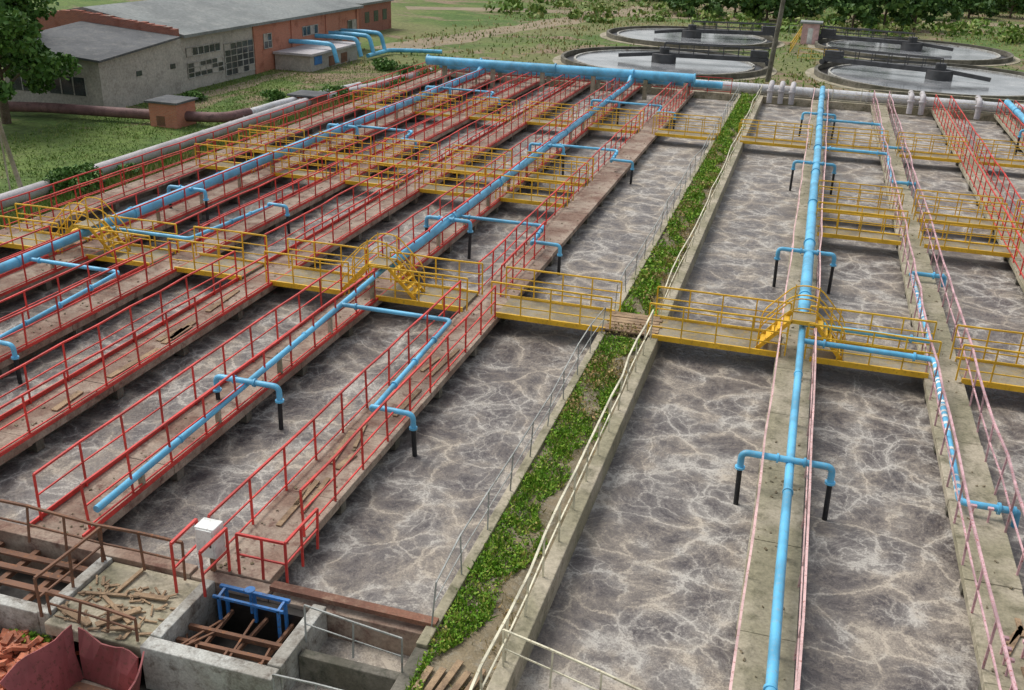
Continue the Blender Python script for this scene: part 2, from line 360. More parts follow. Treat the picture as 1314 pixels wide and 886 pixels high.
for x,y,h,R in ((4,150,6,3.),(8.3,152,7,3.4),(12.5,156,6,3),(-8,158,6,4),(-13,161,5.5,4),(-20,160,4.5,4),(-4,164,6.5,4.4),(-.5,170,7,4),(17,178,5,4),(23,185,5,4),(30,190,6,5)):
    tree(x,y,h,R,1700,.5,trunk=.2,low=.12,mat='leafdark')
P=[]
for k in range(520):
    f=random.random(); x=-80+f*200+J(3); y=168+f*60+random.random()*45; R=random.uniform(1.2,3.9)
    n=60; d=rng.normal(size=(n,3)); d/=np.linalg.norm(d,axis=1)[:,None]; P.append(np.array([x,y,-1+R*.6])+d*R*rng.uniform(.6,1.,n)[:,None]*np.array([1.1,1.1,.9]))
quads('distant_trees',np.concatenate(P),1.0,'leafdark')
P=[]
for k in range(130):
    x=random.uniform(-50,38); y=random.uniform(138,172); R=random.uniform(.4,1.3); n=40
    if y<142 and (abs(x-10)<13 or abs(x+15)<12): continue
    d=rng.normal(size=(n,3)); d/=np.linalg.norm(d,axis=1)[:,None]; P.append(np.array([x,y,-1+R*.5])+d*R*np.array([1.3,1.3,.7]))
quads('shrub_mass',np.concatenate(P),.45,'tall')
def track(pts,w,name='dirt_road',z=-.996):
    mb=MB(); n=len(pts)
    for i,p in enumerate(pts):
        a=Vector(pts[max(i-1,0)]);c=Vector(pts[min(i+1,n-1)]);d=(c-a).normalized();q=Vector((-d.y,d.x))*(w/2+J(w*.12))
        mb.v+=[(p[0]+q.x,p[1]+q.y,z),(p[0]-q.x,p[1]-q.y,z)]
    for i in range(n-1): mb.f.append((2*i,2*i+1,2*i+3,2*i+2))
    mb.obj(name,'road')
track([(-43+t*.55+J(.3),97+t*2.6) for t in range(30)],5)
track([(-60+t*6,144+t*2.+math.sin(t*.6)*2) for t in range(28)],5,z=-.992)
track([(-43.6+J(.15),56+t*1.5) for t in range(16)],1.6,z=-.988)

# ------------------------------------------------------------------ railings
for i,(a,c) in enumerate(L):
    if i==0:
        railing('walkway_railing',(a+.06,13.9,0),(a+.06,28.3,0),'red'); railing('walkway_railing',(c-.06,15.3,0),(c-.06,28.3,0),'red')
        railing('walkway_railing',(a+.06,30.3,0),(a+.06,78,0),'red')
        railing('walkway_railing',(c-.5,30.3,0),(c-.5,36,0),'red'); railing('walkway_railing',(c-.1,62,0),(c-.1,78,0),'red')
    else:
        for xx in (a+.06,c-.06):
            railing('walkway_railing',(xx,14,0),(xx,28.3,0),'red'); railing('walkway_railing',(xx,30.3,0),(xx,78,0),'red',jit=.04)
for xx in (.13,1.15): railing('walkway_railing',(xx,6,0),(xx,78.5,0),'pink',sp=2.2,bars=(1.,.5),h=1.0,r=.018,post=.018,jit=.03)
for xx in (4.38,5.42): railing('walkway_railing',(xx,6,0),(xx,78.5,0),'lilac',sp=1.6,bars=(1.,.5),h=1.1,r=.02,post=.022,jit=.05)
for q in (2,3,4):
    for k in (0,1): 
        xx=A[q][k]+(.04,-.04)[k]; railing('walkway_railing',(xx,6,0),(xx,78.5,0),'red',sp=1.6)
railing('strip_fence',(-5.27,13.5,0),(-5.27,28.3,0),'wire',sp=1.7,bars=(1.,.55),h=.95,r=.011,post=.014,jit=.08,zj=.05)
railing('strip_fence',(-5.27,30.4,0),(-5.27,78.5,0),'wire',sp=1.9,bars=(1.,.55),h=.9,r=.012,post=.014,jit=.08,zj=.05)
railing('strip_fence',(-3.72,10.5,0.04),(-3.72,28.3,0.04),'cream',sp=1.25,bars=(1.,.5),h=1.0,r=.018,post=.02,jit=.05)
railing('strip_fence',(-3.72,30.4,0.04),(-3.72,78.5,0.04),'cream',sp=2.,bars=(1.,.5),h=.95,r=.014,post=.016,jit=.07)

# ------------------------------------------------------------------ yellow footbridges
gaps=[(-28.8,-26.0),(-24.6,-22.1),(-20.85,-18.35),(-17.0,-14.35),(-13.0,-10.1),(-8.75,-5.3),(-3.6,.1),(1.18,4.35),(5.45,8.6),(9.7,12.85),(13.95,17.1)]
def bridge(x0,x1,y0,y1,ex=.25):
    e=empty('yellow_footbridge'); d=MB(); d.bx(x0-.08,x1+.08,y0,y1,.03,.09); d.obj('deck','deckgrate',e)
    f=MB()
    for yy in (y0,y1):
        f.beam((x0-.1,yy,.06),(x1+.1,yy,.06),.07,.17)
        rail_into(f,(x0-ex,yy,.05),(x1+ex,yy,.05),h=1.12,sp=.95,bars=(1.,.66,.33),r=.019,jit=.012,post=.022)
    f.obj('side_rails','yellow',e)
for x0,x1 in gaps: bridge(x0,x1,28.5,30.1)
for yy,w in ((42.2,1.1),(46.3,1.1),(60.4,1.3)):
    for x0,x1 in gaps:
        if x0==-3.6 and yy<50: continue
        if x0==-8.75 and yy<50: continue
        bridge(x0,x1,yy,yy+w)
e=empty('plank_crossing'); mb=MB()
for k in range(7): mb.beam((-5.3+J(.1),28.55+k*.24,.1+J(.01)),(-3.6+J(.1),28.55+k*.24+J(.04),.1+J(.01)),.2,.05)
mb.obj('planks','wood',e)
def stile(xp,y0,y1,hp=1.15,x0=None,x1=None):
    e=empty('yellow_stile_stairs'); m=MB(); x0=xp-1.35 if x0 is None else x0; x1=xp+1.35 if x1 is None else x1
    pl,pr=xp-.35,xp+.35
    d=MB(); d.bx(pl,pr,y0+.03,y1-.03,hp-.05,hp-.01); d.obj('platform','deckgrate',e)
    for yy in (y0,y1): m.beam((pl,yy,hp-.04),(pr,yy,hp-.04),.04,.12)
    for s,xa,xb in ((-1,x0,pl),(1,x1,pr)):
        for yy in (y0,y1): m.beam((xa,yy,.08),(xb,yy,hp-.03),.04,.12)
        for k in range(1,6):
            t=k/6.; xx=xa+(xb-xa)*t; zz=.08+(hp-.1)*t; m.bx(xx-.09,xx+.09,y0+.03,y1-.03,zz,zz+.03)
    for yy in (y0-.03,y1+.03):
        for hh in (1.,.5):
            m.tube([(x0,yy,.1),(x0,yy,hh),(pl,yy,hp+hh*.85),(pr,yy,hp+hh*.85),(x1,yy,hh),(x1,yy,.1)],.022,6,.3)
        for xx,zz in ((pl,hp),(pr,hp),((x0+pl)/2,hp/2),((x1+pr)/2,hp/2)): m.beam((xx,yy,zz),(xx,yy,zz+.85),.035,.03)
    m.obj('stairs_and_rails','yellow',e)
stile(.75,28.7,29.5,x0=-.5,x1=2.); stile(-13.1,28.7,29.5); stile(-24.9,28.7,29.5)

# ------------------------------------------------------------------ blue air pipes
def flange(mb,p,ax,r,t=.06,n=14):
    p=Vector(p); d=Vector({'x':(1,0,0),'y':(0,1,0),'z':(0,0,1)}[ax]); mb.tube([p-d*t/2,p+d*t/2],r,n)
def main(x,y0,ysw,y1,z,r0,r1,zn=None,armsY=(),xl=1.1,xr=1.):
    e=empty('blue_air_pipe'); m=MB(); zn=z if zn is None else zn
    P=[]; y=y0
    while y<ysw-1.5: P.append((x+J(.015),y,zn+(z-zn)*(y-y0)/(ysw-.4-y0)+J(.012))); y+=3.1
    P+=[(x,ysw-.4,z),(x,ysw,z)]
    m.tube(P,r0,12)
    P=[(x,ysw-.02,z),(x,ysw+.5,z)]; y=ysw+6
    while y<y1-3: P.append((x+J(.03),y,z+J(.02))); y+=6
    P.append((x,y1,z)); m.tube(P,[r0*1.05]+[r1],16)
    y=y0+3
    while y<y1:
        flange(m,(x,y,zn+(z-zn)*min(1,(y-y0)/max(.1,ysw-.4-y0))),'y',(r0 if y<ysw else r1)*1.2,.07); y+=6.2
    s=MB(); y=y0+1.5
    while y<y1-1:
        s.bx(x-.06,x+.06,y-.05,y+.05,0.01,(z-r1+.03) if y>ysw else zn+(z-zn)*(y-y0)/(ysw-y0)-r0+.03); y+=3.1
    leg=MB()
    for ya in armsY:
        zz=zn+(z-zn)*min(1,(ya-y0)/max(.1,ysw-.4-y0))
        zt=zz+.12
        m.tube([(x-xl,ya,zt-.42),(x-xl,ya,zt),(x+xr,ya,zt),(x+xr,ya,zt-.42)],.078,12,.16)
        for q in ((x-.3,ya,zt),(x+.3,ya,zt)): flange(m,q,'x',.115,.05)
        for xx in (x-xl,x+xr):
            flange(m,(xx,ya,zt-.4),'z',.12,.05); leg.tube([(xx,ya,zt-.38),(xx+J(.05),ya+J(.05),WZ-.3)],.062,10)
    m.obj('pipe','blue',e,True); s.obj('supports','conc',e); 
    if leg.v: leg.obj('drop_legs','black',e,True)
    return e
main(.75,4,30.2,79.5,.85,.1,.19,.45,(20.6,36.5,52.,67.),1.1,.92)
main(-13.1,14.3,29.5,75.,.85,.085,.18,.35,(20.2,35.3,50.3,65.3),.85,1.)
main(-24.9,10,29.5,75.,.85,.17,.22,.6,(20.2,35.3,50.3,65.3),.9,.9)
main(13.6,4,30,79.5,.85,.15,.2,.5,(20.6,36.5,52,67),1.,.9)
def branch(x0,xb,ycross,yend,xend,z=.75,r=.07):
    e=empty('blue_branch_pipe'); m=MB(); leg=MB()
    m.tube([(x0,ycross,z),(xb,ycross,z),(xb,yend+.05,z-.25),(xb+.01,yend,z-.12),(xend,yend-.05,z-.12),(xend,yend-.05,z-.5)],r,12,.18)
    for k in range(1,4):
        y=ycross+(yend-ycross)*k/4.; flange(m,(xb,y,z-.25*k/4),'y',r*1.5)
    flange(m,(x0+.5,ycross,z),'x',r*1.5); flange(m,(xend,yend-.05,z-.5),'z',r*1.5)
    leg.tube([(xend,yend-.05,z-.48),(xend+J(.04),yend-.05+J(.04),WZ-.3)],.062,10)
    m.obj('pipe','blue',e,True); leg.obj('drop_leg','black',e,True)
for yc,ye in ((25.9,20.1),(36.6,34.8),(51.6,49.9),(66.5,65)): 
    branch(-13.1,-9.45,yc,ye,-8.3); branch(-24.9,-21.2,yc if yc!=36.6 else 29.9,ye if yc!=36.6 else 35.6,-20.3)
def branch2(yc,ye):
    e=empty('blue_branch_pipe'); m=MB(); st=MB()
    m.tube([(.75,yc,.8),(4.45,yc,.78),(4.5,ye,.28),(5.5,ye,.28),(5.62,ye,.27)],.08,12,.18); flange(m,(5.3,ye,.28),'x',.14); flange(m,(5.62,ye,.27),'x',.12); flange(m,(3.9,yc,.78),'x',.13); flange(m,(1.4,yc,.8),'x',.13)
    m.tube([(5.62,ye,.27),(5.68,ye,.26),(5.7,ye,-.1)],.08,12,.05)
    n=int(abs(ye-yc)/.3)
    for k in range(1,n):
        if random.random()<.25: continue
        t=(k+J(.3))/n; y=yc+(ye-yc)*t; z=.78+(.28-.78)*t; w=random.uniform(.03,.09); st.tube([(4.45+.05*t,y-w,z+.0),(4.45+.05*t,y+w,z)],.084,12)
    m.obj('pipe','blue',e,True); st.obj('tape_bands','white',e,True)
branch2(28.05,21.); branch2(29.45,37.6); branch2(57,52.5); branch2(66,61.5)

# far headers
e=empty('blue_header_pipe'); m=MB()
m.tube([(-29.4,74.6,1.45),(-8.4,75.2,1.45)],.34,20); m.tube([(-29.,76.6,.85),(-6.5,77.,.85)],.26,16)
for x in (-29.4,-25,-19,-13,-8.4): flange(m,(x,74.9,1.45),'x',.42,.1,20)
m.tube([(-24.9,74.9,1.4),(-24.9,74.2,.85),(-24.9,73,.85)],.24,14,.3); m.tube([(-13.1,75,1.4),(-13.1,74.2,.85),(-13.1,73,.85)],.2,14,.3)
for x in (-12,-11.,-10.,-9.2): m.tube([(x,75,1.35),(x,75.9,1.2),(x,77.2,.9)],.22,12,.3)
m.obj('pipe','blue',e,True); s=MB()
for x in (-28,-24,-20,-16,-12,-9): s.bx(x-.15,x+.15,74.75,75.05,-.3,1.14); s.bx(x-.15,x+.15,76.7,76.95,0,.6)
s.obj('supports','conc',e)
e=empty('white_header_pipe'); m=MB(); m.tube([(-30,79.6,.35),(-5,80,.4),(22,79.2,.4),(60,78.5,.4)],.36,18)
for x in range(-28,60,4): flange(m,(x,79.65,.37),'x',.41,.15,18)
m.obj('pipe','white_pipe',e,True)
e=empty('grey_valve_pipes'); m=MB()
for x in (-15.4,-14.8,-3.,-2.2,-1.4,7.,7.8,11.6): m.tube([(x,78.,-.3),(x,78.,.9),(x,79.4,1.0)],.2,12,.3); flange(m,(x,78,.6),'z',.28,.08)
m.obj('pipes','grey_pipe',e,True)
railing('far_railing',(-29,78.6,0),(-6,78.9,0),'red',sp=1.8); railing('far_railing',(1.5,78.8,0),(18,78.6,0),'cream',sp=2)

# ------------------------------------------------------------------ ground pipes on the left
e=empty('insulated_ground_pipe'); m=MB(); m.tube([(-34.4,14,-.55),(-34.4,30,-.52),(-34.35,48,-.55),(-34.3,64,-.55),(-33.,72,-.55),(-32,82,-.55)],.34,18,1.)
for y in range(15,64,3): flange(m,(-34.38,y,-.545),'y',.355,.08,18)
m.obj('pipe','grey_pipe',e,True); s=MB()
for y in range(16,64,5): s.bx(-34.9,-33.9,y-.2,y+.2,-1.05,-.75)
s.obj('supports','conc',e)
e=empty('insulated_ground_pipe'); m=MB(); m.tube([(-35.6,57.,-.5),(-35.5,62,-.5),(-34.,72,-.5)],.28,14,.8); m.obj('pipe','white_pipe',e,True)
e=empty('brown_ground_pipe'); m=MB(); m.tube([(-62,49.,-.4),(-48,53.6,-.4),(-40,54.6,-.4),(-35.9,55.6,-.4),(-35.5,58,-.45)],.33,16,.8); m.obj('pipe','brown_pipe',e,True)

# ------------------------------------------------------------------ buildings
def windows(e,x,y0,y1,z0,z1,ny,nz):
    g=MB().bx(x,x+.03,y0,y1,z0,z1); g.obj('window_glass','glass',e); f=MB()
    for i in range(ny+1):
        y=y0+(y1-y0)*i/ny; f.bx(x+.031,x+.07,y-.04,y+.04,z0,z1)
    for i in range(nz+1):
        z=z0+(z1-z0)*i/nz; f.bx(x+.031,x+.075,y0-.04,y1+.04,z-.03,z+.03)
    f.obj('window_frame','whitewash',e)
    p=MB()
    for i in range(ny):
        for j in range(nz):
            if random.random()<.25:
                a=y0+(y1-y0)*i/ny; c=z0+(z1-z0)*j/nz; p.bx(x+.03,x+.04,a+.04,a+(y1-y0)/ny-.04,c+.03,c+(z1-z0)/nz-.03)
    if p.v: p.obj('painted_panes','plaster',e)
e=empty('plaster_building')
mb=MB(); mb.v=[(-45.6,56.4,-1),(-45.6,65.8,-1),(-45.6,65.8,3.0),(-45.6,56.4,2.3)]+[(-53.5,56.4,-1),(-53.5,65.8,-1),(-53.5,65.8,3.6),(-53.5,56.4,2.9)]
mb.f=[(0,1,2,3),(4,0,3,7),(5,4,7,6),(1,5,6,2)]; mb.obj('walls','plaster',e)
mb=MB(); mb.v=[(-45.25,56.1,2.32),(-45.25,65.28,3.0),(-53.8,65.28,3.62),(-53.8,56.1,2.94)]; mb.v+=[(a,b_,c+.14) for a,b_,c in mb.v]; mb.f=[(3,2,1,0),(4,5,6,7),(0,1,5,4),(1,2,6,5),(2,3,7,6),(3,0,4,7)]; mb.obj('roof','slate2',e)
mb=MB(); mb.bx(-49.8,-46.8,56.36,56.4,.0,1.2); mb.bx(-53,-50.6,56.36,56.4,.0,1.2); mb.bx(-45.6,-45.56,60.2,60.8,.9,1.25); mb.bx(-45.6,-45.56,64.2,64.8,.9,1.25); mb.obj('windows','glass',e)
mb=MB(); 
for x in (-49.8,-48.8,-47.8,-46.8,-53,-52,-50.6): mb.bx(x-.04,x+.04,56.32,56.358,0,1.2)
mb.obj('window_frame','whitewash',e)
e=empty('brick_workshop')
XW=-45.8
MB().bx(-62,XW,65.9,76.5,-1,2.95).obj('plaster_walls','plaster',e)
MB().bx(-62,XW,76.51,97,-1,2.95).obj('brick_walls','brick',e)
mb=MB(); mb.v=[(XW+.5,65.86,2.96),(XW+.5,97.4,2.96),(-54,97.4,4.5),(-54,65.86,4.5),(-62.5,97.4,2.96),(-62.5,65.86,2.96)]
mb.v+=[(a,b_,c+.22) for a,b_,c in mb.v]; mb.f=[(0,1,2,3),(3,2,4,5),(9,8,7,6),(11,10,8,9),(0,3,9,6),(3,5,11,9),(7,8,2,1),(8,10,4,2),(6,7,1,0),(5,4,10,11)]; mb.obj('roof','slate',e)
mb=MB(); 
x=-45.7
while x>-61.5: mb.bx(x-.5,x,65.3,65.84,1.9,3.6+J(.06)+.9*(1-abs(x+54)/9)); x-=.5
mb.obj('parapet_wall','brickdark',e)
windows(e,XW,66.6,71.5,-.1,1.0,6,3); windows(e,XW,71.8,76.2,-.6,1.9,5,5); windows(e,XW,66.6,71.2,1.5,2.1,6,1); windows(e,XW,91.5,93,-.2,1.2,2,2); windows(e,XW,94.5,96.5,0,1.9,2,2); windows(e,XW,85,88,1.3,2.1,4,1); windows(e,XW,78,79.3,.9,2.1,2,2)
mb=MB()
for y in (76.5,83,89.8,96.7): mb.bx(XW,XW+.12,y-.2,y+.2,-1,2.9)
mb.obj('pilasters','brick',e)
MB().bx(-45.65,-42.2,79.5,89,-1,.35).obj('annex_walls','plaster',e); MB().bx(-45.67,-41.9,79.2,89.3,.36,.55).obj('annex_roof','grey_pipe',e)
mb=MB(); 
for y in (83,85.5): mb.bx(-42.2,-42.15,y,y+1.2,-.9,-.05)
mb.obj('annex_doors','rust',e); MB().bx(-42.2,-42.14,80.2,81.6,-.5,.2).obj('annex_door_blue','blue2',e)
e=empty('blue_loop_pipes'); m=MB()
for k,y in enumerate((82.5,87.5,90.3,93.)): m.tube([(-45.8,y,1.1),(-43.6,y+.4,1.1),(-41.6,y+.2,1.05),(-41.1,y,-.5)],.2,14,.5)
m.tube([(-41.1,89,-.6),(-41.1,94,-.6),(-38.5,95,-.6),(-36,95.5,-.6)],.2,14,.8); m.obj('pipe','blue',e,True)
e=empty('brick_shed'); MB().bx(-58,-50.6,107.9,116.6,-1,2.2).obj('walls','brickdark',e); MB().bx(-58.3,-50.3,107.6,116.9,2.21,2.45).obj('roof','slate',e)
mb=MB()
for y in (109,111.5,114): mb.bx(-50.6,-50.56,y,y+1.2,.2,1.4)
mb.obj('windows','glass',e)
def kiosk(x0,x1,y0,y1,h,mat='brickdark',roof='slate2'):
    e=empty('brick_kiosk'); MB().bx(x0,x1,y0,y1,-1,-1+h).obj('walls',mat,e); MB().bx(x0-.18,x1+.18,y0-.18,y1+.18,-1+h+.002,-1+h+.14).obj('roof',roof,e,bevel=.02)
    MB().bx(x0+.5,x0+1.1,y0-.03,y0,-.9,-.3).obj('door','rust',e)
kiosk(-40.2,-38.2,53.9,56,1.5,'brick'); kiosk(-35.6,-33.6,63.8,65.6,.8); 
e=empty('pink_kiosk'); MB().bx(-2.2,-.2,128,130,-1,1.4).obj('walls','pink',e); MB().bx(-2.5,.1,127.7,130.3,1.41,1.6).obj('roof','slate',e); MB().bx(-1.5,-.9,127.95,128,-.9,.9).obj('door','white',e)

# ------------------------------------------------------------------ clarifiers
def clarifier(cx,cy,R,ang):
    e=empty('round_clarifier_tank'); n=96
    def ring(r0,r1,z0,z1,name,mat):
        m=MB()
        for k in range(n):
            t=2*math.pi*k/n; c,s=math.cos(t),math.sin(t)
            m.v+=[(cx+c*r0,cy+s*r0,z0),(cx+c*r0,cy+s*r0,z1),(cx+c*r1,cy+s*r1,z1),(cx+c*r1,cy+s*r1,z0)]
        for k in range(n):
            a=4*k;b_=4*((k+1)%n)
            for q in range(3): m.f.append((a+q,b_+q,b_+q+1,a+q+1))
        m.obj(name,mat,e,True)
    ring(R-.3,R,-1.1,-.45,'outer_wall','concwall'); ring(R-1.5,R-1.3,-1.1,-.62,'weir','whitewash'); ring(R,R+.8,-1.1,-.93,'apron','conc')
    m=MB(); m.v=[(cx+math.cos(2*math.pi*k/n)*(R-1.4),cy+math.sin(2*math.pi*k/n)*(R-1.4),-.75) for k in range(n)]; m.f=[tuple(range(n))]; m.obj('clarifier_water','cwater',e)
    m=MB(); m.v=[(cx+math.cos(2*math.pi*k/n)*(R-.25),cy+math.sin(2*math.pi*k/n)*(R-.25),-.9) for k in range(n)]; m.f=[tuple(range(n))]; m.obj('launder_channel','dark',e)
    c,s=math.cos(ang),math.sin(ang); b=MB()
    b.tube([(cx,cy,-.8),(cx,cy,.1)],1.2,18); b.tube([(cx,cy,.1),(cx,cy,.7)],.5,12); b.obj('centre_drum','darksteel',e,True)
    b=MB()
    for o in (-.5,.5):
        p0=(cx-s*o,cy+c*o,0.); p1=(cx+c*(R-.2)-s*o,cy+s*(R-.2)+c*o,0.); b.beam(p0,p1,.14,.35); rail_into(b,p0,p1,h=1.1,sp=1.5,bars=(1.,.5),r=.04,post=.04)
    b.beam((cx,cy,.2),(cx+c*(R-.2),cy+s*(R-.2),.2),1.,.06)
    b.tube([(cx+c*(R-.2)-s*.8,cy+s*(R-.2)+c*.8,-.2),(cx+c*(R-.2)+s*.8,cy+s*(R-.2)-c*.8,-.2)],.25,12)
    b.beam((cx+c*(R-1.9),cy+s*(R-1.9),.5),(cx+c*(R-.3),cy+s*(R-.3),.5),1.,.7)
    b.beam((cx-c*4.5,cy-s*4.5,-.3),(cx,cy,.1),.3,.35)
    b.obj('rotating_bridge','darksteel',e)
for (a,b_,R),an in zip(CL,(.25,.1,2.9,2.8,.5)): clarifier(a,b_,R,an)
railing('yard_railing',(-3.,118,-1),(-2.4,140,-1),'yellow',sp=1.8); railing('yard_railing',(-4.,139,-1),(6,141,-1),'wire',sp=1.8); railing('yard_railing',(-2.,113,-1),(2.,113.6,-1),'yellow',sp=1.3)

# poles
e=empty('lamp_pole'); m=MB(); m.tube([(-4.,94.2,-1.05),(-3.6,94.,5),(-3.3,94,11)],[.24,.2,.15],12); m.beam((-3.3,94,10.5),(-1.8,93.6,10.9),.08,.08); m.obj('pole','concwall',e,True)
e=empty('utility_pole'); m=MB(); m.tube([(-35.1,37,-1.05),(-35.9,37.2,1.8),(-36.5,37.3,4.6)],[.12,.10,.07],10); m.beam((-36.9,37.3,4.3),(-36.1,37.3,4.3),.06,.06); m.beam((-35.0,36.1,-1),(-36.1,37.2,3.),.08,.08); m.obj('pole','conc',e,True)
e=empty('utility_pole'); m=MB(); m.tube([(-56,120,-1.05),(-56,120,9)],[.2,.13],10); m.beam((-56.8,120,8.4),(-55.2,120,8.4),.1,.1); m.obj('pole','conc',e,True)

# ------------------------------------------------------------------ front distribution structure
e=empty('distribution_chamber'); m=MB()
m.bx(-31,-10.3,13.4,13.7,-1.2,.02); m.bx(-10.28,-8.6,13.4,13.7,-1.2,-.03); m.bx(-8.58,-5.4,13.4,13.68,-1.2,-.12)
m.obj('end_wall','concL',e,bevel=.015)
m=MB(); m.bx(-31,-12.31,11.55,11.8,-1.2,-.05); m.bx(-9.95,-7.35,11.35,11.65,-1.2,.0); m.bx(-9.95,-9.72,11.66,13.38,-1.2,.02); m.bx(-7.6,-7.33,11.66,13.38,-1.2,.03); m.bx(-12.3,-12.05,11.55,13.38,-1.2,.0)
m.obj('chamber_walls','whitewash',e,bevel=.02)
m=MB(); m.bx(-12.04,-9.96,11.4,13.38,-.35,-.08); m.obj('slab','conc',e,bevel=.03)
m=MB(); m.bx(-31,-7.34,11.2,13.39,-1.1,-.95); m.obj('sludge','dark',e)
m=MB()
for y in (12.05,12.45): m.beam((-9.7,y,-.35),(-7.62,y+J(.1),-.35),.08,.1)
for x in (-9.2,-8.6,-8.0): m.beam((x,11.7,-.45),(x+J(.1),13.35,-.45),.06,.08)
for x in (-15.8,-14.8,-13.9,-13.): m.beam((x,11.82,-.3),(x,13.38,-.3),.12,.1)
for y in (12.2,12.6,13.): m.beam((-16.5,y,-.18),(-12.33,y+J(.1),-.18),.14,.05)
for _ in range(10):
    x=random.uniform(-9.6,-7.8); m.beam((x,11.8,-.3+J(.1)),(x+J(.5),12.6+J(.5),-.5+J(.2)),.04,.03)
m.obj('cross_beams','rust',e)
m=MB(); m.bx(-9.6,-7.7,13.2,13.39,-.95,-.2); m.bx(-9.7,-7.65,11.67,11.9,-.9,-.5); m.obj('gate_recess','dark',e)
e=empty('blue_sluice_gate'); m=MB()
for x in (-9.3,-8.7,-8.05): m.beam((x,13.12,-.5),(x,13.12,.16),.05,.06)
m.beam((-9.42,13.12,.17),(-7.95,13.12,.17),.07,.06); m.beam((-9.42,12.86,.12),(-7.95,12.86,.12),.05,.05); m.beam((-9.3,13.12,-.12),(-8.05,13.12,-.12),.04,.05)
for x in (-9.3,-8.05): m.beam((x,12.86,.12),(x,13.12,.16),.05,.05); m.beam((x,12.86,-.5),(x,12.86,.12),.05,.05)
m.tube([(-8.7,13.0,-.2),(-8.7,13.0,.34)],.025,8); m.tube([(-8.7,13.,.33),(-8.7,13.,.35)],.1,12)
m.obj('gate','blue2',e)
e=empty('electrical_cabinet'); m=MB(); m.bx(-10.15,-9.72,13.5,13.85,.42,1.1); m.obj('body','white',e,bevel=.02); MB().bx(-10.11,-9.76,13.48,13.498,.46,1.06).obj('door','white',e,bevel=.004)
m=MB(); m.beam((-9.93,13.68,0),(-9.93,13.68,.42),.08,.08); m.obj('stand','rust',e); MB().bx(-9.82,-9.79,13.46,13.479,.7,.85).obj('handle','black',e)
e=empty('red_guard_rail'); m=MB()
rail_into(m,(-9.4,13.75,0),(-8.35,13.75,0),h=.95,sp=.6,bars=(1.,.5),r=.02); rail_into(m,(-8.35,13.75,0),(-8.35,15.,0),h=.95,sp=.65,bars=(1.,.5),r=.02); rail_into(m,(-10.25,13.75,0),(-10.25,12.9,-.05),h=1.1,sp=.8,bars=(1.,.5),r=.022); rail_into(m,(-9.62,13.75,0),(-9.62,12.9,.02),h=1.,sp=.8,bars=(1.,.5),r=.022)
m.obj('rails','red',e)
e=empty('rusty_railing'); m=MB()
rail_into(m,(-14.9,13.3,-.02),(-10.3,13.25,-.02),h=.85,sp=.95,bars=(1.,.5),r=.02,post=.022,jit=.08); rail_into(m,(-12.15,11.5,-.05),(-12.15,13.2,-.05),h=.85,sp=.9,bars=(1.,.5),r=.02,post=.024,jit=.06)
rail_into(m,(-12.05,11.6,-.05),(-10.1,11.5,-.05),h=.5,sp=.7,bars=(1.,.5),r=.018,post=.022,jit=.1)
m.obj('rails','rust',e)
railing('thin_front_railing',(-7.3,12.5,-.1),(-5.35,12.3,-.1),'wire',sp=.8,bars=(1.,.5),h=.8,r=.011,post=.015)
railing('thin_front_railing',(-7.2,11.2,-.5),(-4.,10.9,-.2),'wire',sp=.8,bars=(1.,.5),h=.8,r=.011,post=.015)
railing('cream_front_railing',(-3.7,12.9,.04),(-1.,12.2,.0),'cream',sp=.9,bars=(1.,.5),h=.8,r=.014,post=.016)
e=empty('front_plank'); MB().beam((-8.6,13.6,.03),(-5.2,13.6,.03),.2,.1).obj('plank','woodred',e)
mb=MB(); mb.v=[(-7.33,11.3,-.7),(-5.38,11.3,-.7),(-5.38,13.4,-.7),(-7.33,13.4,-.7)]; mb.f=[(0,1,2,3)]; mb.obj('water','water')
e=empty('tank_kerb_wall'); MB().bx(-7.3,-5.4,12.2,12.4,-1.1,-.15).obj('wall','concwall',e,bevel=.02)
e=empty('tank_kerb_wall'); MB().bx(-5.38,-5.1,9,12.98,-1.1,-.05).obj('wall','concwall',e,bevel=.02)
e=empty('maroon_metal_bin'); m=MB()
def sheet(b0,b1,t0,t1,zb,n=8):
    o=len(m.v)
    for i in range(n+1):
        t=i/n; w=.04*math.sin(t*9+b0[0]*7)
        bx_=b0[0]+(b1[0]-b0[0])*t; by_=b0[1]+(b1[1]-b0[1])*t; tx=t0[0]+(t1[0]-t0[0])*t; ty=t0[1]+(t1[1]-t0[1])*t; tz=t0[2]+(t1[2]-t0[2])*t
        m.v+=[(bx_,by_,zb),((bx_+tx)/2+w,(by_+ty)/2+w,(zb+tz)/2),(tx+w,ty-w,tz+.05*math.sin(t*7+b0[1]*3)+J(.02))]
    for i in range(n):
        a=o+3*i; m.f+=[(a,a+3,a+4,a+1),(a+1,a+4,a+5,a+2)]
sheet((-11.3,10.1),(-11.15,11.2),(-11.75,10.0,-.12),(-11.4,11.4,.05),-.95)
sheet((-11.15,11.2),(-9.95,11.1),(-11.2,11.32,.05),(-9.9,11.2,-.12),-.95)
sheet((-9.95,11.1),(-9.8,10.),(-9.8,11.25,-.05),(-9.35,9.9,-.15),-.95)
sheet((-11.3,10.1),(-9.8,10.),(-11.4,9.9,-.3),(-9.6,9.75,-.3),-.95)
ob=m.obj('panels','binred',e); so_=ob.modifiers.new('s','SOLIDIFY'); so_.thickness=.03; MB().bx(-11.28,-9.85,10.12,11.08,-.96,-.92).obj('floor','rust',e)
e=empty('brick_rubble'); m=MB()
